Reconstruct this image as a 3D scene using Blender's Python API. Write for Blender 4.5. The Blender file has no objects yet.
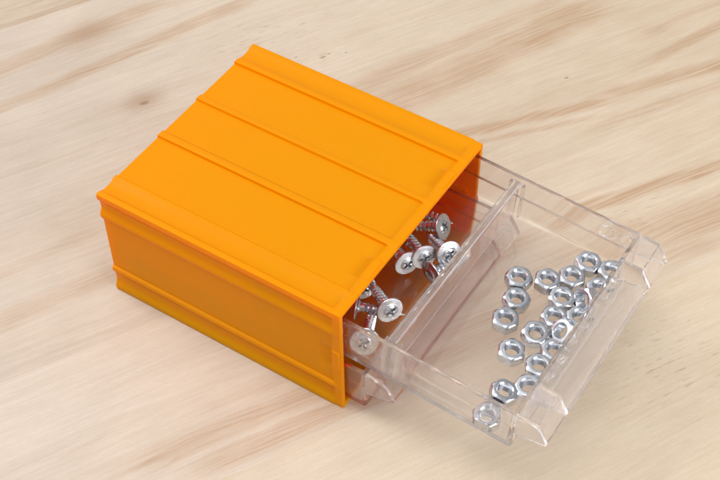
import bpy, bmesh, math, random
from mathutils import Vector, Matrix
random.seed(4)
MM = 0.001
W, L, H = 99.4, 107.8, 55.0
TH = math.atan(0.0577)
COL = bpy.context.scene.collection
PI = math.pi

# ------------------------------------------------------------------ helpers
def link(name, bm, mat, parent=None, sharp=28):
    bmesh.ops.recalc_face_normals(bm, faces=bm.faces)
    for f in bm.faces: f.smooth = True
    for e in bm.edges:
        if len(e.link_faces) == 2:
            e.smooth = e.calc_face_angle(0) < math.radians(sharp)
    bmesh.ops.scale(bm, vec=(MM,)*3, verts=bm.verts)
    me = bpy.data.meshes.new(name); bm.to_mesh(me); bm.free()
    me.materials.append(mat)
    o = bpy.data.objects.new(name, me); COL.objects.link(o)
    if parent: o.parent = parent
    return o
def empty(name, loc=(0,0,0), rot=None):
    o = bpy.data.objects.new(name, None); COL.objects.link(o)
    o.location = [c*MM for c in loc]; o.empty_display_size = .005
    if rot: o.rotation_euler = rot
    return o
def tag(o, label=None, cat=None, group=None, kind=None):
    for k, v in (('label',label),('category',cat),('group',group),('kind',kind)):
        if v: o[k] = v
def box(bm, x0, x1, y0, y1, z0, z1, bev=0, seg=2):
    r = bmesh.ops.create_cube(bm, size=1)
    for v in r['verts']:
        v.co = Vector(((x0+x1)/2+v.co.x*(x1-x0), (y0+y1)/2+v.co.y*(y1-y0), (z0+z1)/2+v.co.z*(z1-z0)))
    if bev:
        es = list({e for v in r['verts'] for e in v.link_edges})
        bmesh.ops.bevel(bm, geom=es, offset=bev, segments=seg, profile=.6, affect='EDGES')
def prism(bm, prof, y0, y1, bev=0, seg=2):
    """polygon in x-z extruded along y"""
    a = [bm.verts.new((x, y0, z)) for x, z in prof]; b = [bm.verts.new((x, y1, z)) for x, z in prof]
    n = len(prof); fs = [bm.faces.new(a), bm.faces.new(b[::-1])]
    for i in range(n): fs.append(bm.faces.new((a[i], b[i], b[(i+1)%n], a[(i+1)%n])))
    if bev:
        es = list({e for f in fs for e in f.edges})
        bmesh.ops.bevel(bm, geom=es, offset=bev, segments=seg, profile=.6, affect='EDGES')
def interp(keys, t):
    if t <= keys[0][0]: return keys[0][1]
    for (a, va), (b, vb) in zip(keys, keys[1:]):
        if t <= b: return va+(vb-va)*(t-a)/(b-a)
    return keys[-1][1]

# ------------------------------------------------------------------ materials
class NT:
    def __init__(s, name):
        s.m = bpy.data.materials.new(name); s.m.use_nodes = True
        s.t = s.m.node_tree; s.t.nodes.clear(); s.out = s.n('ShaderNodeOutputMaterial')
    def n(s, typ, **k):
        nd = s.t.nodes.new(typ)
        for a, v in k.items(): setattr(nd, a, v)
        return nd
    def set(s, sock, v):
        if isinstance(v, bpy.types.NodeSocket): s.t.links.new(v, sock)
        else: sock.default_value = v
    def math(s, op, a, b=0.0, c=None, clamp=False):
        nd = s.n('ShaderNodeMath', operation=op, use_clamp=clamp); s.set(nd.inputs[0], a); s.set(nd.inputs[1], b)
        if c is not None: s.set(nd.inputs[2], c)
        return nd.outputs[0]
    def noise(s, vec, scale=1, detail=3, rough=.5, dist=0):
        nd = s.n('ShaderNodeTexNoise'); s.set(nd.inputs['Vector'], vec)
        nd.inputs['Scale'].default_value = scale; nd.inputs['Detail'].default_value = detail
        nd.inputs['Roughness'].default_value = rough; nd.inputs['Distortion'].default_value = dist
        return nd.outputs['Fac']
    def comb(s, x, y, z=0.0):
        nd = s.n('ShaderNodeCombineXYZ')
        for i, v in enumerate((x, y, z)): s.set(nd.inputs[i], v)
        return nd.outputs[0]
    def ramp(s, fac, stops, interp='LINEAR'):
        nd = s.n('ShaderNodeValToRGB'); s.set(nd.inputs[0], fac); r = nd.color_ramp; r.interpolation = interp
        while len(r.elements) < len(stops): r.elements.new(.5)
        for e, (p, c) in zip(r.elements, stops):
            e.position = p; e.color = (c, c, c, 1) if isinstance(c, (int, float)) else (*c, 1)
        return nd.outputs[0]
    def mix(s, f, a, b, mode='MIX'):
        nd = s.n('ShaderNodeMix', data_type='RGBA', blend_type=mode)
        s.set(nd.inputs[0], f)
        for i, v in ((6, a), (7, b)):
            s.set(nd.inputs[i], (*v, 1) if isinstance(v, tuple) else v)
        return nd.outputs[2]
    def rng(s, v, a, b, c, d):
        nd = s.n('ShaderNodeMapRange'); s.set(nd.inputs[0], v)
        for i, q in enumerate((a, b, c, d)): nd.inputs[i+1].default_value = q
        return nd.outputs[0]
    def coords(s):
        tc = s.n('ShaderNodeTexCoord'); vm = s.n('ShaderNodeVectorMath', operation='SCALE')
        s.set(vm.inputs[0], tc.outputs['Object']); vm.inputs['Scale'].default_value = 1000.0
        return vm.outputs[0]
    def bump(s, h, strength, dist):
        nd = s.n('ShaderNodeBump'); s.set(nd.inputs['Height'], h)
        nd.inputs['Strength'].default_value = strength; nd.inputs['Distance'].default_value = dist
        return nd.outputs[0]
    def bsdf(s, **k):
        b = s.n('ShaderNodeBsdfPrincipled')
        for a, v in k.items():
            s.set(b.inputs[a.replace('_', ' ')], (*v, 1) if isinstance(v, tuple) and len(v) == 3 else v)
        return b
    def finish(s, sh): s.t.links.new(sh, s.out.inputs[0]); return s.m

def mat_orange():
    t = NT('orange_plastic'); c = t.coords()
    n1 = t.noise(c, .045, 3); n2 = t.noise(c, 2.2, 2)
    col = t.mix(n1, (.835, .405, .0), (.845, .42, .0))
    sx = t.n('ShaderNodeSeparateXYZ'); t.set(sx.inputs[0], c)
    scr = t.noise(t.comb(t.math('MULTIPLY', sx.outputs[0], .05), t.math('MULTIPLY', sx.outputs[1], 3.0), t.math('MULTIPLY', sx.outputs[2], 3.0)), 1, 3, .7)
    rough = t.rng(t.noise(c, .25, 5, .7), .3, .7, .19, .30)
    b = t.bsdf(Base_Color=col, Roughness=rough, IOR=1.48, Normal=t.bump(t.math('ADD', n2, t.math('MULTIPLY', scr, 1.2)), .03, .0002))
    b.inputs['Specular IOR Level'].default_value = .16
    b.inputs['Subsurface Weight'].default_value = 0; b.inputs['Subsurface Radius'].default_value = (1, .16, .01); b.inputs['Subsurface Scale'].default_value = .003
    tr = t.n('ShaderNodeBsdfTranslucent'); tr.inputs[0].default_value = (1, .10, .0, 1)
    mx = t.n('ShaderNodeMixShader'); mx.inputs[0].default_value = .47
    t.t.links.new(b.outputs[0], mx.inputs[1]); t.t.links.new(tr.outputs[0], mx.inputs[2])
    return t.finish(mx.outputs[0])

def mat_clear(name, share, haze):
    """clear polystyrene: real refraction, partly straight-through because the sheets are thin"""
    t = NT(name); c = t.coords()
    nz = t.bump(t.noise(c, .06, 1), .03, .001)
    g = t.n('ShaderNodeBsdfGlass'); g.inputs['IOR'].default_value = 1.39; g.inputs['Roughness'].default_value = .0
    g.inputs['Color'].default_value = (.999, .995, .998, 1); t.t.links.new(nz, g.inputs['Normal'])
    tp = t.n('ShaderNodeBsdfTransparent'); tp.inputs[0].default_value = (.998, .994, .996, 1)
    gl = t.n('ShaderNodeBsdfGlossy'); gl.inputs['Roughness'].default_value = .03; t.t.links.new(nz, gl.inputs['Normal'])
    lw = t.n('ShaderNodeLayerWeight'); lw.inputs[0].default_value = .5; t.t.links.new(nz, lw.inputs['Normal'])
    fr = t.math('MULTIPLY_ADD', t.math('POWER', lw.outputs['Facing'], 5.0), .8, .025)
    thin = t.n('ShaderNodeMixShader'); t.t.links.new(fr, thin.inputs[0])
    t.t.links.new(tp.outputs[0], thin.inputs[1]); t.t.links.new(gl.outputs[0], thin.inputs[2])
    mx = t.n('ShaderNodeMixShader'); mx.inputs[0].default_value = share
    t.t.links.new(thin.outputs[0], mx.inputs[1]); t.t.links.new(g.outputs[0], mx.inputs[2])
    df = t.n('ShaderNodeBsdfDiffuse'); df.inputs[0].default_value = (.93, .90, .95, 1)
    m2 = t.n('ShaderNodeMixShader'); m2.inputs[0].default_value = haze
    t.t.links.new(mx.outputs[0], m2.inputs[1]); t.t.links.new(df.outputs[0], m2.inputs[2])
    return t.finish(m2.outputs[0])

def mat_zinc(name, col, r0, r1):
    t = NT(name); c = t.coords()
    n = t.noise(c, .5, 3, .5); n2 = t.noise(c, 3, 2)
    cc = t.mix(n, col, tuple(v*.9 for v in col))
    oi = t.n('ShaderNodeObjectInfo'); rv = oi.outputs['Random']
    cc = t.mix(t.math('MULTIPLY', rv, .5), cc, tuple(v*.74 for v in col))
    ns = t.n('ShaderNodeVectorMath', operation='ADD'); t.set(ns.inputs[0], c); t.set(ns.inputs[1], t.comb(t.math('MULTIPLY', rv, 90.0), 0.0, 0.0))
    stain = t.ramp(t.noise(ns.outputs[0], .35, 4, .6), [(.52, 0), (.68, 1)])
    cc = t.mix(t.math('MULTIPLY', stain, .4), cc, tuple(v*.6 for v in col))
    b = t.bsdf(Base_Color=cc, Metallic=1.0, Roughness=t.math('ADD', t.math('ADD', t.rng(n, .3, .7, r0, r1), t.math('MULTIPLY', rv, .06)), t.math('MULTIPLY', stain, .12)), Normal=t.bump(n2, .06, .00006))
    return t.finish(b.outputs[0])

def mat_wood():
    t = NT('pale_glued_wood'); c = t.coords()
    sp = t.n('ShaderNodeSeparateXYZ'); t.set(sp.inputs[0], c); x, y, z = sp.outputs
    A = math.radians(60.5)
    u = t.math('ADD', t.math('MULTIPLY', x, math.cos(A)), t.math('MULTIPLY', y, math.sin(A)))
    v = t.math('ADD', t.math('MULTIPLY', x, -math.sin(A)), t.math('MULTIPLY', y, math.cos(A)))
    # seams between the glued boards
    S = [-300, -170, -91, -7, 70, 155, 266, 360, 480]
    lo, hi = -400.0, 500.0
    pos = lambda q: (q-lo)/(hi-lo)
    vn = t.rng(v, lo, hi, 0, 1)
    rnd = [.1, .7, .35, .55, .9, .2, .62, .05, .44, .8]
    bid = t.ramp(vn, [(0, rnd[0])]+[(pos(s), rnd[i+1]) for i, s in enumerate(S)], 'CONSTANT')
    shift = t.math('MULTIPLY', bid, 900.0)
    # grain wander + knots bend the rings
    lowv = t.noise(t.comb(t.math('ADD', t.math('MULTIPLY', u, .007), shift), t.math('MULTIPLY', v, .012)), 1, 2)
    vw = t.math('ADD', v, t.math('MULTIPLY', t.math('SUBTRACT', lowv, .5), 20.0))
    core = None
    for ku, kv, r, s in ((-3, 190, 6, 3), (-9, 246, 9, 5), (60, -150, 14, 9)):
        du = t.math('DIVIDE', t.math('SUBTRACT', u, ku), r*1.6); dv = t.math('DIVIDE', t.math('SUBTRACT', v, kv), r)
        d2 = t.math('ADD', t.math('MULTIPLY', du, du), t.math('MULTIPLY', dv, dv))
        g = t.math('POWER', 2.718, t.math('MULTIPLY', d2, -1.0))
        vw = t.math('ADD', vw, t.math('MULTIPLY', t.math('MULTIPLY', g, dv), s*1.6))
        core = g if core is None else t.math('ADD', core, g)
    us = t.math('ADD', t.math('MULTIPLY', u, .006), shift)
    broad = t.noise(t.comb(us, t.math('MULTIPLY', vw, .055)), 1, 3, .55)
    mid = t.noise(t.comb(t.math('MULTIPLY', us, 1.3), t.math('MULTIPLY', vw, .22), 3.0), 1, 4, .6)
    fine = t.noise(t.comb(t.math('MULTIPLY', us, 3.0), t.math('MULTIPLY', vw, .9), 7.0), 1, 3, .6)
    def rings(period, warp, soft, seed):
        nz = t.noise(t.comb(t.math('MULTIPLY', us, .9), t.math('MULTIPLY', vw, .05), seed), 1, 3, .55)
        ph = t.math('FRACT', t.math('ADD', t.math('DIVIDE', vw, period), t.math('MULTIPLY', nz, warp)))
        return t.math('MULTIPLY', t.math('POWER', ph, soft), t.rng(ph, .93, 1.0, 1, 0))
    r1, r2 = rings(7.0, 7.0, 3.0, 40.0), rings(2.3, 9.0, 2.2, 50.0)
    rmask = t.ramp(t.noise(t.comb(t.math('MULTIPLY', us, 1.6), t.math('MULTIPLY', vw, .06), 60.0), 1, 3), [(.40, .12), (.62, 1)])
    spk = t.noise(t.comb(t.math('MULTIPLY', u, .35), t.math('MULTIPLY', v, 2.3), 70.0), 1, 4, .75)
    pore = t.noise(t.comb(t.math('MULTIPLY', u, .16), t.math('MULTIPLY', v, 2.2), 1.0), 1, 3, .7)
    mott = t.noise(t.comb(t.math('MULTIPLY', u, .03), t.math('MULTIPLY', v, .05), 5.0), 1, 4, .6)
    # streak strength and tone of each board
    amp = t.ramp(vn, [(0, .4), (pos(-91), .06), (pos(-7), .14), (pos(70), .16), (pos(155), .14), (pos(266), .8), (1, .5)], 'CONSTANT')
    wn = t.noise(t.comb(t.math('MULTIPLY', u, .018), t.math('MULTIPLY', v, .05), 80.0), 1, 4, .6)
    wig = t.math('ADD', t.math('MULTIPLY', t.math('SUBTRACT', lowv, .5), 7.0), t.math('MULTIPLY', t.math('SUBTRACT', wn, .5), 5.0))
    endn = t.math('MULTIPLY', t.math('SUBTRACT', t.noise(t.comb(t.math('MULTIPLY', u, .02), t.math('MULTIPLY', v, .5), 85.0), 1, 3, .6), .5), 34.0)
    band = None
    for u0, u1, v0, v1, hw, st in ((30, 215, 128, 149, 10, .75), (60, 205, 150, 163, 5, .5), (90, 185, 109, 90, 3.0, 1.0), (90, 175, 102, 84, 1.6, .6), (178, 260, 95, 86, 4.0, .9),
                                   (160, 260, 80, 76, 3, .5), (205, 270, 104, 112, 3, .7), (215, 275, 121, 126, 3, .5),
                                   (118, 235, 44, 33, 3.4, 1.0), (95, 150, 52, 48, 2.0, .55), (105, 260, 24, 6, 10, .75), (140, 260, 4, -4, 4, .6), (50, 130, 3, 1, 6, .6),
                                   (15, 112, 30, 38, 4, .85), (30, 125, 14, 10, 4.5, .65), (60, 150, 22, 20, 2, .6),
                                   (-100, 70, 213, 232, 3.6, .75), (-100, 30, 238, 251, 5, .65), (-20, 60, 247, 252, 7, .35),
                                   (-80, 40, 12, 12, 5.5, .6), (-60, 60, 0, 2, 4.5, .75), (-40, 30, 22, 24, 3, .35), (-130, -30, 97, 101, 5, .5), (-130, -30, 120, 127, 2.5, .3), (-20, 60, -3, -2, 1.5, .6)):
        sl = (v1-v0)/(u1-u0)
        cl = t.math('MULTIPLY_ADD', u, sl, v0-sl*u0)
        dv = t.math('DIVIDE', t.math('SUBTRACT', t.math('ADD', v, wig), cl), hw)
        d2 = t.math('MULTIPLY', dv, dv)
        g = t.math('POWER', 2.718, t.math('MULTIPLY', t.math('MULTIPLY', d2, d2), -1.0))
        ue = t.math('ADD', u, endn)
        g = t.math('MULTIPLY', t.math('MULTIPLY', g, st), t.math('MULTIPLY', t.rng(ue, u0-8, u0+12, 0, 1), t.rng(ue, u1-10, u1+10, 1, 0)))
        band = g if band is None else t.math('MAXIMUM', band, g)
    tone = t.ramp(vn, [(0, (.58, .475, .365)), (pos(-91), (.56, .47, .365)), (pos(-7), (.525, .445, .37)), (pos(70), (.465, .39, .32)),
                       (pos(155), (.50, .425, .36)), (pos(266), (.43, .335, .25)), (1, (.45, .35, .27))], 'CONSTANT')
    # the left end of the boards is paler and pinker, the right end yellower (wood colour drift along the board)
    uf = t.rng(u, -140, 260, 0, 1)
    tone = t.mix(uf, tone, t.mix(.6, tone, (.54, .43, .285)))
    tone = t.mix(t.rng(u, -160, 60, .4, 0), tone, (.50, .425, .38))
    s1 = t.ramp(broad, [(.44, 0), (.53, .35), (.57, 1)])
    s2 = t.ramp(mid, [(.48, 0), (.55, .5), (.60, 1)])
    col = t.mix(t.math('MULTIPLY', s1, t.math('MULTIPLY', amp, .8)), tone, (.36, .245, .16))
    col = t.mix(t.math('MULTIPLY', s2, t.math('MULTIPLY', amp, .75)), col, (.33, .22, .14))
    col = t.mix(t.math('MULTIPLY', t.math('MULTIPLY', r1, rmask), .13), col, (.40, .285, .19))
    col = t.mix(t.math('MULTIPLY', t.math('MULTIPLY', r2, rmask), .10), col, (.38, .27, .185))
    col = t.mix(t.math('MULTIPLY', t.ramp(spk, [(.50, 0), (.60, 1)]), .17), col, (.36, .27, .20))
    fb = t.math('MULTIPLY', band, t.math('MULTIPLY_ADD', t.ramp(t.noise(t.comb(t.math('MULTIPLY', us, 1.5), t.math('MULTIPLY', vw, .75), 9.0), 1, 5, .65), [(.36, 0), (.62, 1)]), .42, .34))
    fb = t.math('ADD', fb, t.math('MULTIPLY', band, t.math('MULTIPLY', r2, .45)), clamp=True)
    col = t.mix(t.math('MULTIPLY', fb, .95), col, (.355, .21, .11))
    col = t.mix(t.math('MULTIPLY', t.ramp(fine, [(.45, 0), (.7, 1)]), .13), col, (.36, .26, .18))
    col = t.mix(t.math('MULTIPLY', t.ramp(mott, [(.4, 0), (.7, 1)]), .22), col, (.66, .56, .46))
    col = t.mix(t.math('MULTIPLY', t.ramp(pore, [(.50, 0), (.70, 1)]), .12), col, (.33, .24, .17))
    fib = t.noise(t.comb(t.math('MULTIPLY', u, .04), t.math('MULTIPLY', v, .6), 21.0), 1, 5, .6)
    col = t.mix(t.math('MULTIPLY', t.ramp(fib, [(.46, 0), (.66, 1)]), .11), col, (.38, .27, .18))
    col = t.mix(t.math('MULTIPLY', t.ramp(fib, [(.34, 1), (.47, 0)]), .12), col, (.68, .585, .49))
    # ripple of the planing knife, in patches, and dark flecks
    rp = t.math('SINE', t.math('ADD', t.math('MULTIPLY', u, 1.35), t.math('MULTIPLY', mid, 9.0)))
    pm = None
    for ku, kv, ru, rv in ((66, 205, 34, 12), (118, -36, 26, 26), (152, 30, 16, 10), (80, 180, 14, 5)):
        du = t.math('DIVIDE', t.math('SUBTRACT', u, ku), ru); dv = t.math('DIVIDE', t.math('SUBTRACT', v, kv), rv)
        g = t.math('POWER', 2.718, t.math('MULTIPLY', t.math('ADD', t.math('MULTIPLY', du, du), t.math('MULTIPLY', dv, dv)), -1.0))
        pm = g if pm is None else t.math('MAXIMUM', pm, g)
    ck = t.noise(t.comb(t.math('MULTIPLY', u, .13), t.math('MULTIPLY', v, .62), 31.0), 1, 3, .6)
    col = t.mix(t.math('MULTIPLY', t.math('MULTIPLY', pm, t.ramp(ck, [(.57, 0), (.70, 1)])), .55), col, (.30, .19, .11))
    fl = t.noise(t.comb(t.math('MULTIPLY', u, .10), t.math('MULTIPLY', v, .55), 11.0), 1, 1)
    flm = t.math('MULTIPLY', t.ramp(fl, [(.80, 0), (.84, 1)]), .5)
    col = t.mix(flm, col, (.30, .20, .13))
    # named marks: fleck chain beyond the box, small scratch
    kc = t.ramp(core, [(.0, 0), (.15, .12), (.6, .6), (1, 1)])
    rg = t.math('SINE', t.math('MULTIPLY', vw, 2.6))
    col = t.mix(t.math('MULTIPLY', kc, t.math('MULTIPLY_ADD', rg, .06, .5)), col, (.27, .15, .075))
    for ku, kv, r in ((-3.2, 188.5, 1.1), (81, 178, .8), (84.5, 179, .5), (92, 176, .4), (172, 113, .5), (70, 184, .4)):
        du = t.math('DIVIDE', t.math('SUBTRACT', u, ku), r*2.2); dv = t.math('DIVIDE', t.math('SUBTRACT', v, kv), r)
        d2 = t.math('ADD', t.math('ADD', t.math('MULTIPLY', du, du), t.math('MULTIPLY', dv, dv)), t.math('MULTIPLY', t.math('SUBTRACT', pore, .5), 3.0))
        col = t.mix(t.rng(d2, 0, 1.3, .75, 0), col, (.22, .13, .075))
    # thin glue line at each seam
    sd = None
    for s in S:
        d = t.math('ABSOLUTE', t.math('SUBTRACT', v, float(s)))
        sd = d if sd is None else t.math('MINIMUM', sd, d)
    col = t.mix(t.rng(sd, .1, .6, .16, 0), col, (.5, .36, .25))
    h = t.math('ADD', t.math('MULTIPLY', pore, .6), t.math('MULTIPLY', fine, .6))
    b = t.bsdf(Base_Color=col, Roughness=t.rng(mid, .3, .7, .5, .62), Normal=t.bump(t.math('ADD', h, t.math('MULTIPLY', fib, .6)), .12, .0004))
    b.inputs['Specular IOR Level'].default_value = .28
    return t.finish(b.outputs[0])

ORANGE, WOOD = mat_orange(), mat_wood()
CLEAR, CLEAR_BLOCK = mat_clear('clear_plastic', .85, .006), mat_clear('clear_plastic_thick', .9, .038)
NUT = mat_zinc('zinc_nut', (.65, .68, .735), .11, .22)
SCREW = mat_zinc('zinc_screw', (.60, .615, .65), .19, .28)

# ------------------------------------------------------------------ table
bm = bmesh.new(); box(bm, -900, 900, -700, 900, -30, 0, 2)
o = link('tabletop', bm, WOOD); tag(o, 'pale wooden tabletop of glued boards with knots and brown streaks', 'table', kind='structure')

# ------------------------------------------------------------------ cabinet housing
FL = 1.2
top_in = [(0,0),(2.2,0),(3.0,.65),(4.4,1.15),(6,1.3),(8.6,1.1),(10.1,.2),(10.6,0),(11.6,0),(12.0,.25),(12.4,FL),
          (36.6,FL),(36.8,.12),(37.2,0),(39.4,0),(40.0,.3),(40.8,FL),
          (60.9,FL),(61.2,.15),(61.6,0),(62.4,0),(64.2,.5),(64.7,FL),
          (86.2,FL),(86.4,.1),(86.9,0),(88.6,0),(89.6,.5),(91.5,1.15),(93.5,1.3),(95.6,1.0),(96.8,.25),(97.6,0),(W,0)]
side_in = [(0,0),(2.4,0),(3.4,.6),(4.8,1.15),(6.6,1.3),(9.3,1.15),(10.8,.4),(11.6,0),(12.6,0),(13.3,.25),(13.7,1.1),
           (40.9,1.1),(41.7,.35),(42.6,0),(44.0,0),(45.0,.45),(46.2,1.2),(48.4,1.3),(50.4,1.1),(51.6,.4),(52.6,0),(H,0)]
def samples(keys, extra):
    ts = {k[0] for k in keys} | set(extra)
    return sorted(ts)
tabs_top = [(19.3, 29.2), (70.3, 80.6)]; tab_side = (22.5, 33.0)
ex_top = [q for a, b in tabs_top for q in (a-.25, a+.25, (a+b)/2, b-.25, b+.25)]
ex_side = [tab_side[0]-.25, tab_side[0]+.25, 28, tab_side[1]-.25, tab_side[1]+.25]
ts_top = [q for q in samples(top_in, ex_top) if 0 < q < W]; ts_side = [q for q in samples(side_in, ex_side) if 0 < q < H]
XS = [-L, -L+.35, -L+1, -70, -40, -14, -10.2, -9.8, -4.75, -4.35, -3.7, -3.3, -2.7, -1.1, -.8, -.35, 0]
def window(t, a, b): return max(0, min(1, (t-(a-.25))/.5, ((b+.25)-t)/.5))
def tabd(x):  # wedge recess, then a raised pad on the rim
    return interp([(-10, 0), (-4.75, .6), (-4.35, -.0), (-3.7, 0), (-1.1, 0), (-.8, 0)], x)
def inset(x, base, tabw):
    m = interp([(-4.35, 1), (-3.3, .0)], x)
    rim = .45
    d = base*m + rim*(1-m)*(1 if base > .05 else .55)
    if x > -4: d += interp([(-3.7,0),(-1.1,0),(-.8,0)], x)
    if tabw:
        if x <= -4.5: d += tabw*tabd(x)
        elif x < -1: d -= tabw*.42
        if x >= -1: d += 0
    e = max(0, x+.35)/.35*.25      # eased front edge
    if x < -L+.3: e += .3
    return d+e
r = .4
def perim(x):
    P = []
    def put(y, z): P.append((x, y, z))
    # left side going up, top going right, right side going down, bottom going left (outward faces)
    c0 = inset(x, 0, 0)
    for t in ts_side:
        if t < r or t > H-2: continue
        put(inset(x, interp(side_in, t), window(t, *tab_side)), t)
    put(c0, H-c0-2*r); put(c0+.3*r, H-c0-.3*r); put(c0+2*r, H-c0)
    for t in ts_top:
        if t < 2 or t > W-2: continue
        w = max(window(t, a, b) for a, b in tabs_top)
        put(t, H-inset(x, interp(top_in, t), w))
    put(W-c0-2*r, H-c0); put(W-c0-.3*r, H-c0-.3*r); put(W-c0, H-c0-2*r)
    for t in reversed(ts_side):
        if t < r or t > H-2: continue
        put(W-inset(x, interp(side_in, t), window(t, *tab_side)), t)
    put(W-c0, r); put(W-c0-.3*r, .3*r); put(W-c0-r, .0); put(c0+r, 0); put(c0+.3*r, .3*r); put(c0, r)
    return P
bm = bmesh.new()
rings = [[bm.verts.new(p) for p in perim(x)] for x in XS]
n = len(rings[0])
for a, b in zip(rings, rings[1:]):
    for i in range(n): bm.faces.new((a[i], b[i], b[(i+1)%n], a[(i+1)%n]))
bm.faces.new(rings[0])
# mouth: project every outer front vertex onto the inner opening
yi0, yi1, zi0, zi1 = 2.1, W-2.1, 1.9, H-2.0
def inner(co, x, g=0):
    y = min(max(co[1], yi0-g), yi1+g); z = min(max(co[2], zi0-g), zi1+g)
    dy = min(abs(y-yi0+g), abs(yi1+g-y)); dz = min(abs(z-zi0+g), abs(zi1+g-z))
    # push onto the nearest opening side
    if co[2] > H-1.5 : z = zi1+g
    elif co[2] < .3 and 2 < co[1] < W-2: z = zi0-g
    if co[1] < 1.6: y = yi0-g
    elif co[1] > W-1.6: y = yi1+g
    elif co[2] < 2: z = zi0-g
    return (x, y, z)
f0 = rings[-1]
ia = [bm.verts.new(inner(v.co, 0, .25)) for v in f0]
ib = [bm.verts.new(inner(v.co, -.3, 0)) for v in f0]
ic = [bm.verts.new(inner(v.co, -L+2, 0)) for v in f0]
for a, b in ((f0, ia), (ia, ib), (ib, ic)):
    for i in range(n):
        try: bm.faces.new((a[i], b[i], b[(i+1)%n], a[(i+1)%n]))
        except ValueError: pass
bm.faces.new(ic)
bmesh.ops.remove_doubles(bm, verts=bm.verts, dist=.002)
bmesh.ops.dissolve_degenerate(bm, dist=.001, edges=bm.edges)
cab = empty('storage_cabinet')
tag(cab, 'orange ribbed plastic box with two clear drawers lying on pale wood', 'drawer cabinet')
hs = link('housing', bm, ORANGE, cab, 32)
bm = bmesh.new()
bm.free()
for ya, yb in ((yi0-.4, yi0+1.6), (yi1-1.6, yi1+.4)):
    bm = bmesh.new(); box(bm, -L+3, -4.5, ya, yb, 27.0, 28.9, .3); link('drawer_rail', bm, ORANGE, cab)

# ------------------------------------------------------------------ drawers
XF, XB, HD = 68.3, -38.0, 20.6
def rrect(x0, x1, y0, y1, rad, k=5):
    pts = []
    for cx, cy, a0 in ((x1-rad, y0+rad, -90), (x1-rad, y1-rad, 0), (x0+rad, y1-rad, 90), (x0+rad, y0+rad, 180)):
        for i in range(k+1):
            a = math.radians(a0+90*i/k); pts.append((cx+rad*math.cos(a), cy+rad*math.sin(a)))
    return pts
def tray(bm, y0, y1):
    lv = []
    def ring(off, z, rad, xf=0): lv.append([bm.verts.new((x, y, z)) for x, y in rrect(XB+off, XF-off-xf, y0+off, y1-off, rad)])
    ring(1.1, -HD, .8); ring(.35, -HD+.35, 1.1); ring(0.05, -HD+1.1, 1.4); ring(0, -2.2, 1.4); ring(0, -.25, 1.4); ring(.2, 0, 1.3)
    ring(1.35, 0, .9); ring(1.55, -.25, .8); ring(1.55, -9.3, .8); ring(2.25, -9.8, .7); ring(2.35, -HD+2.3, .7); ring(2.7, -HD+1.75, .6); ring(3.3, -HD+1.55, .5)
    n = len(lv[0])
    for a, b in zip(lv, lv[1:]):
        for i in range(n): bm.faces.new((a[i], a[(i+1)%n], b[(i+1)%n], b[i]))
    bm.faces.new(lv[0][::-1]); bm.faces.new(lv[-1])
PROF = [(XF+.05, 0), (75.3, 0), (76.0, -.5), (80.2, -7.6), (80.0, -8.6), (XF+.05, -11.2)]
def handle(bm, y0, y1, cap=15.8):
    # hollow cap at each end, open bottom lip between
    for a, b in ((y0, y0+cap), (y1-cap, y1)):
        prism(bm, PROF, a, a+1.2, .2, 2); prism(bm, PROF, b-1.2, b, .2, 2)
        sh = [(XF+.05, 0), (75.3, 0), (76.0, -.4), (80.2, -7.6), (80.1, -8.5), (78.9, -8.2), (78.8, -7.7), (75.2, -1.3), (XF+.05, -1.2)]
        prism(bm, sh, a+1.22, b-1.22, .12, 1)
    lip = [(XF+.05, -9.9), (XF+1.2, -9.8), (78.3, -7.5), (79.6, -5.6), (80.3, -5.9), (80.3, -8.3), (79.4, -8.9), (XF+.05, -11.2)]
    prism(bm, lip, y0+cap+.03, y1-cap-.03, .12, 1)
    prism(bm, [(70.6, -9.2), (71.4, -9.1), (71.4, -8.2), (70.6, -8.2)], y0+cap+.4, y1-cap-.4)
def make_drawer(label, upper):
    bm = bmesh.new(); y0, y1 = 2.45, W-2.45
    tray(bm, y0, y1)
    if upper:                      # slot ribs that hold the divider, moulded discs on the side wall
        for xr in (15.2, 20.6):
            for a, b in ((y0+2.3, y0+4.1), (y1-4.1, y1-2.3)): box(bm, xr, xr+.9, a, b, -HD+2.1, -1.2, .15, 1)
        for xr in (55.5, 64.0):
            m = Matrix.Translation((xr, y1-1.75, -5.6)) @ Matrix.Rotation(PI/2, 4, 'X')
            N = 24; rr = []
            for k, (ra, h) in enumerate(((3.3, 0), (3.2, .25), (2.7, .25), (2.6, 0))):
                rr.append([bm.verts.new(m @ Vector((ra*math.cos(2*PI*i/N), ra*math.sin(2*PI*i/N), h))) for i in range(N)])
            for a, b in zip(rr, rr[1:]+rr[:1]):
                for i in range(N): bm.faces.new((a[i], a[(i+1)%N], b[(i+1)%N], b[i]))
    d = link('drawer', bm, CLEAR, cab, 25); d['label'] = label
    bm = bmesh.new(); handle(bm, y0, y1); link('handle', bm, CLEAR_BLOCK, d, 25)
    if upper:
        bm = bmesh.new()
        prism(bm, [(16.5,-.5),(19.9,-.5),(19.9,-1.6),(18.9,-2.0),(18.7,-HD+1.7),(17.5,-HD+1.7),(17.4,-2.0),(16.5,-1.6)], y0+2.6, y1-2.6, .18, 1)
        link('divider', bm, CLEAR, d, 25)
    return d
du = make_drawer('upper clear drawer pulled far out and tipping slightly down', True)
du.location = (0, 0, 50.4*MM); du.rotation_euler = (0, TH, 0)
dl = make_drawer('lower clear drawer almost closed under the open one', False)
dl.location = ((8.6-XF)*MM, 0, (24.9)*MM)
DM = Matrix.Translation((0, 0, 50.4)) @ Matrix.Rotation(TH, 4, 'Y')      # drawer frame in mm
FLOOR = -HD+1.55

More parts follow.
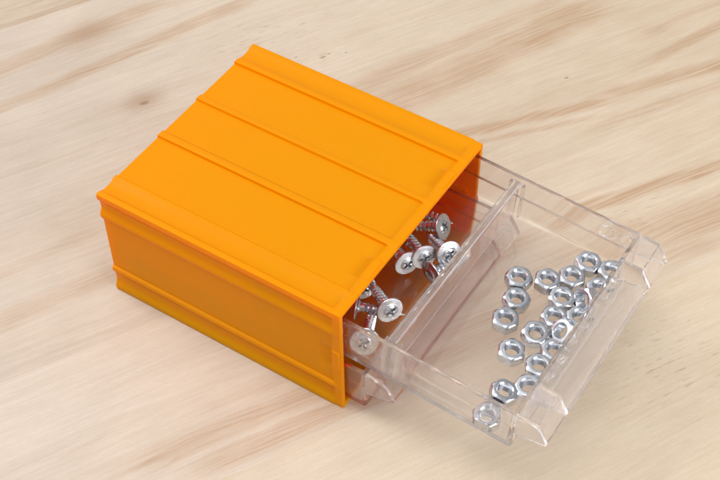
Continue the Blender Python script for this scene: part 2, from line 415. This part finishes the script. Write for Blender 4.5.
# ------------------------------------------------------------------ hex nuts
def nut_bm():
    bm = bmesh.new(); AF, h, N = 9.3, 4.7, 72
    rc = AF/2*.93
    def rh(a):
        q = ((a+PI/6) % (PI/3))-PI/6
        return min(AF/2/math.cos(q), AF/2*1.135)
    prof = []
    prof.append(lambda a: (3.12, h-.02)); prof.append(lambda a: (rc-.45, h)); prof.append(lambda a: (rc, h-.12))
    prof.append(lambda a: (max(rh(a)-.08, rc+.01), h-.17-(rh(a)-rc)*.62)); prof.append(lambda a: (rh(a), h-.32-(rh(a)-rc)*.64))
    prof.append(lambda a: (rh(a), .22+(rh(a)-rc)*.60)); prof.append(lambda a: (max(rh(a)-.08, rc+.01), .1+(rh(a)-rc)*.58))
    prof.append(lambda a: (rc, .06)); prof.append(lambda a: (rc-.35, 0)); prof.append(lambda a: (3.12, .02))
    zs = [.5]; rads = [2.68]; z = .5
    while z < h-.75:
        zs += [z+.3, z+.6]; rads += [2.5, 2.68]; z += .6
    for z, rr in zip(zs, rads): prof.append(lambda a, z=z, rr=rr: (rr, z))
    prof.append(lambda a: (2.68, h-.45))
    R = [[bm.verts.new((f(2*PI*i/N)[0]*math.cos(2*PI*i/N), f(2*PI*i/N)[0]*math.sin(2*PI*i/N), f(2*PI*i/N)[1])) for i in range(N)] for f in prof]
    for a, b in zip(R, R[1:]+R[:1]):
        for i in range(N): bm.faces.new((a[i], a[(i+1)%N], b[(i+1)%N], b[i]))
    return bm
X2, Y2 = (2.45, 1.17), (1.33, -1.82)
def ang_of(dx, dy):   # vertex direction seen in the photo -> angle about the drawer's up axis
    det = X2[0]*Y2[1]-Y2[0]*X2[1]
    a = (dx*Y2[1]-Y2[0]*dy)/det; b = (X2[0]*dy-X2[1]*dx)/det
    return math.atan2(b, a)
# x, y on the drawer floor, vertex direction, tilt about x, tilt about y (deg), lift, label
NUTS = [
 (36.6,65.3,(-2,10),0,0,0,'hex nut topmost of the column of three nearest the divider'),
 (45.9,70.4,(5.7,10.4),0,0,0,'leftmost hex nut of the back row, right of the three nut column'),
 (52.7,76.8,(7.3,9.4),0,0,0,'hex nut second along the back row, touching the nut closest to the far side wall'),
 (54.6,86.4,(-2.6,10.2),0,0,0,'hex nut closest to the far side wall, highest in the photo'),
 (63.6,87.5,(-8.5,5),0,0,0,'hex nut in the far front corner of the drawer, partly seen through the front panel'),
 (40.6,56.2,(0,10.8),0,0,0,'hex nut in the middle of the column of three nearest the divider'),
 (54.2,66.0,(2.6,10.9),0,0,0,'hex nut directly below the back row, above the nut lying flat at mid drawer'),
 (63.6,77.6,(-3.5,8.5),0,0,0,'hex nut half behind the front panel rim, just above the nut standing on edge'),
 (62.4,68.6,(0,10),62,-30,1.2,'hex nut tipped on edge against the front panel, its dark side flats facing up'),
 (41.7,46.0,(-6,8),0,0,0,'hex nut at the bottom of the column of three nearest the divider'),
 (56.0,56.7,(0,10),0,0,0,'hex nut touching the tilted nut on its front side, in the centre of the pile'),
 (63.6,61.6,(-3.6,9.9),0,0,0,'hex nut cut by the front panel rim, between the two tipped nuts'),
 (53.8,46.3,(0,10.4),5,3,.3,'hex nut slightly tilted with bright lower rim, left of the leaning nut'),
 (62.2,51.4,(3,9),38,-28,1.0,'hex nut leaning over between three others at the middle of the front panel'),
 (50.3,35.0,(13,1),0,0,0,'hex nut lying alone on the left, below the bottom nut of the column'),
 (62.9,43.6,(-4.7,9.2),0,0,0,'hex nut by the front panel directly below the leaning nut'),
 (61.4,34.8,(-6,8),0,0,0,'hex nut under the front rim, between the lone nut and the panel'),
 (56.6,17.9,(-13,0),-7,6,.4,'tilted hex nut with the bright hole near the near front corner of the drawer'),
 (62.8,24.6,(-12,3),4,-6,.3,'hex nut touching the tilted bright nut, half hidden by the front rim'),
 (56.3,7.6,(-14,0),0,0,0,'hex nut lowest in the photo, seen through the near side wall of the drawer'),
]
proto = None
for x, y, vd, tx, ty, lift, lab in NUTS:
    if proto is None: o = proto = link('hex_nut', nut_bm(), NUT, None, 24)
    else: o = proto.copy(); COL.objects.link(o)
    tilt = Matrix.Rotation(math.radians(tx), 4, 'X') @ Matrix.Rotation(math.radians(ty), 4, 'Y')
    Rm = tilt @ Matrix.Rotation(ang_of(*vd), 4, 'Z')
    # rest the lowest point of the tilted nut on the floor
    low = min((Rm @ Vector((4.65*math.cos(a*PI/12), 4.65*math.sin(a*PI/12), zz))).z for a in range(24) for zz in (0, 4.7))
    c = Rm @ Vector((0, 0, 2.35))
    M = DM @ Matrix.Translation((x-c.x, y-c.y, FLOOR+.03-low)) @ Rm
    M.translation *= MM
    o.matrix_world = M
    tag(o, lab, 'nut', 'zinc hex nuts lying in the open drawer')

# ------------------------------------------------------------------ screws
def head_bm():
    bm = bmesh.new(); N = 96; rs = [0.0]+[.15*k for k in range(1, 17)]+[2.5, 2.62, 3.0, 3.6, 4.2, 4.6, 4.82, 4.94, 5.0]
    def z(rr, a):
        z0 = interp([(0, 1.95), (1.6, 1.9), (2.2, 1.75), (2.5, 1.5), (2.62, 1.42), (3.6, 1.25), (4.6, 1.1), (4.82, 1.04), (4.94, .9), (5.0, .7)], rr)
        x, y = abs(rr*math.cos(a)), abs(rr*math.sin(a)); m, M = min(x, y), max(x, y)
        if M < 2.1:
            d = min(1, max(0, (.46-m)/.12))*min(1, (2.1-M)/.35)
            d = max(d, min(1, max(0, (.95-(x+y))/.2)))
            z0 -= 1.9*d
        return z0
    ctr = bm.verts.new((0, 0, z(0, .3)))
    R = [[bm.verts.new((rr*math.cos(2*PI*i/N), rr*math.sin(2*PI*i/N), z(rr, 2*PI*i/N))) for i in range(N)] for rr in rs[1:]]
    for rr, zz in ((5.0, .5), (4.9, .3), (2.4, .0), (1.9, -.6)):
        R.append([bm.verts.new((rr*math.cos(2*PI*i/N), rr*math.sin(2*PI*i/N), zz)) for i in range(N)])
    for i in range(N): bm.faces.new((ctr, R[0][i], R[0][(i+1)%N]))
    for a, b in zip(R, R[1:]):
        for i in range(N): bm.faces.new((a[i], b[i], b[(i+1)%N], a[(i+1)%N]))
    bm.faces.new(R[-1])
    return bm
def shank_bm(length=17.0, pitch=1.75):
    bm = bmesh.new(); N = 24; K = int(length/.11)
    R = []
    for k in range(K+1):
        s = length*k/K; ring = []
        for i in range(N):
            a = 2*PI*i/N; ph = (s/pitch-i/N) % 1.0
            th = max(0, 1-abs(ph-.5)/.26)
            core = interp([(0, 1.75), (1.5, 1.5), (length-4.5, 1.3), (length, .12)], s)
            crest = interp([(0, 0), (1.6, .1), (2.4, .72), (length-4, .68), (length-.6, .25), (length, 0)], s)
            rr = core+crest*th; ring.append(bm.verts.new((rr*math.cos(a), rr*math.sin(a), -s)))
        R.append(ring)
    for a, b in zip(R, R[1:]):
        for i in range(N): bm.faces.new((a[i], b[i], b[(i+1)%N], a[(i+1)%N]))
    bm.faces.new(R[0][::-1]); bm.faces.new(R[-1])
    return bm
# head centre (drawer mm), direction from the tip towards the head face, spin, label
SCREWS = [
 ((2.0,66.6,-11.0),(.8,.1,.42),20,'screw with its head highest of the heap, face turned away sideways'),
 ((-0.7,46.0,-13.0),(.821,-.526,.222),35,'screw with its head leftmost in the row of three heads'),
 ((3.4,51.2,-11.8),(.8,-.55,.25),10,'screw with its head in the middle of the row of three heads'),
 ((10.2,57.6,-11.6),(.78,-.48,.38),30,'screw with its head rightmost in the row of three, beside the divider'),
 ((9.6,48.4,-14.4),(-.33,-.94,.03),0,'screw leaning along the divider, its pale thread seen through the clear plate'),
 ((6.6,22.4,-10.2),(.76,-.53,.30),25,'screw with the large round cross slot head facing up, thread rising behind it'),
 ((-4.4,19.6,-14.0),(-.93,-.37,.0),0,'screw lying sideways at the box mouth, head seen edge on'),
 ((5.6,9.2,-13.6),(.36,-.86,.30),40,'screw whose head shows through the near side wall of the drawer'),
 ((-8.0,28.0,-13.9),(.70,-.67,.24),60,'screw half hidden under the box roof, only its small round head end showing'),
 ((-14.5,58.0,-14.1),(-.96,.22,.02),0,'screw lying under the heap, only its threaded tip showing left of the heads'),
 ((-13.0,69.5,-14.1),(-.97,-.20,.02),0,'screw deepest behind the heap, its thread showing behind the highest head'),
]
def look(dv, spin):
    z = Vector(dv).normalized(); x = Vector((0, 0, 1)).cross(z)
    if x.length < .1: x = Vector((1, 0, 0))
    x.normalize(); y = z.cross(x)
    M = Matrix((x, y, z)).transposed().to_4x4()
    return M @ Matrix.Rotation(math.radians(spin), 4, 'Z')
sp = None
for pos, dv, spin, lab in SCREWS:
    if sp is None:
        r_ = empty('screw'); hd = link('head', head_bm(), SCREW, r_, 30); sh = link('threaded_shank', shank_bm(), SCREW, r_, 40); sp = (r_, hd, sh)
    else:
        r_ = sp[0].copy(); COL.objects.link(r_)
        for q in sp[1:]:
            c = q.copy(); COL.objects.link(c); c.parent = r_
    M = DM @ Matrix.Translation(pos) @ look(dv, spin); M.translation *= MM
    r_.matrix_world = M
    tag(r_, lab, 'screw', 'washer head screws behind the divider')

# ------------------------------------------------------------------ camera
def rot(a, b, c):
    return Matrix.Rotation(c, 3, 'Z') @ Matrix.Rotation(b, 3, 'Y') @ Matrix.Rotation(a, 3, 'X')
sc = bpy.context.scene
cam = bpy.data.cameras.new('camera'); co = bpy.data.objects.new('camera', cam); COL.objects.link(co)
cam.sensor_width = 36; cam.lens = 1402.5/720*36; cam.clip_start = .01; cam.clip_end = 50
CP = Vector((169.459, -240.866, 431.646))
co.matrix_world = Matrix.Translation(CP*MM) @ rot(math.radians(41.1583), math.radians(.6704), math.radians(32.8963)).to_4x4()
sc.camera = co

# ------------------------------------------------------------------ light: studio softboxes and one added fill lamp in a dim white room
w = bpy.data.worlds.new('World'); sc.world = w; w.use_nodes = True
nt = w.node_tree; bg = nt.nodes['Background']; bg.inputs[1].default_value = 1.1
tc = nt.nodes.new('ShaderNodeTexCoord'); dt = nt.nodes.new('ShaderNodeVectorMath'); dt.operation = 'DOT_PRODUCT'
dt.inputs[1].default_value = Vector((-.82, -.22, .53)).normalized()
cr = nt.nodes.new('ShaderNodeValToRGB'); mr = nt.nodes.new('ShaderNodeMapRange'); mr.inputs[1].default_value = -1; mr.inputs[2].default_value = 1
nt.links.new(tc.outputs['Generated'], dt.inputs[0]); nt.links.new(dt.outputs['Value'], mr.inputs[0]); nt.links.new(mr.outputs[0], cr.inputs[0])
for e, (pp, cc) in zip([cr.color_ramp.elements[0], cr.color_ramp.elements[1]], ((.25, (.30, .29, .29)), (.95, (1.15, 1.13, 1.11)))): e.position = pp; e.color = (*cc, 1)
e = cr.color_ramp.elements.new(.60); e.color = (.40, .395, .39, 1)
nt.links.new(cr.outputs[0], bg.inputs[0])
def area(name, loc, tgt, sx, sy, power, col=(1, 1, 1)):
    ld = bpy.data.lights.new(name, 'AREA'); ld.shape = 'RECTANGLE'; ld.size = sx; ld.size_y = sy; ld.energy = power; ld.color = col
    o = bpy.data.objects.new(name, ld); COL.objects.link(o)
    o.location = loc; o.rotation_euler = (Vector(tgt)-Vector(loc)).to_track_quat('-Z', 'Y').to_euler()
area('softbox_or_fill_lamp', (-.95, -.02, .85), (0, .05, 0), .6, .6, 6.8)
area('softbox_or_fill_lamp', (.05, -.15, 1.3), (0, .05, 0), .7, .5, 6.4)
area('softbox_or_fill_lamp', (1.0, -.05, .36), (0, .05, .03), .5, .35, 9.0)  # fill lamp added to brighten the box interior through its mouth

sc.view_settings.view_transform = 'Standard'; sc.view_settings.look = 'None'; sc.view_settings.exposure = 0; sc.view_settings.gamma = 1
sc.render.engine = 'CYCLES'
cy = sc.cycles
cy.max_bounces = 40; cy.transmission_bounces = 32; cy.transparent_max_bounces = 40; cy.diffuse_bounces = 20; cy.glossy_bounces = 8
cy.use_denoising = True; cy.sample_clamp_indirect = 0; cy.caustics_refractive = True; cy.caustics_reflective = True; cy.blur_glossy = .3
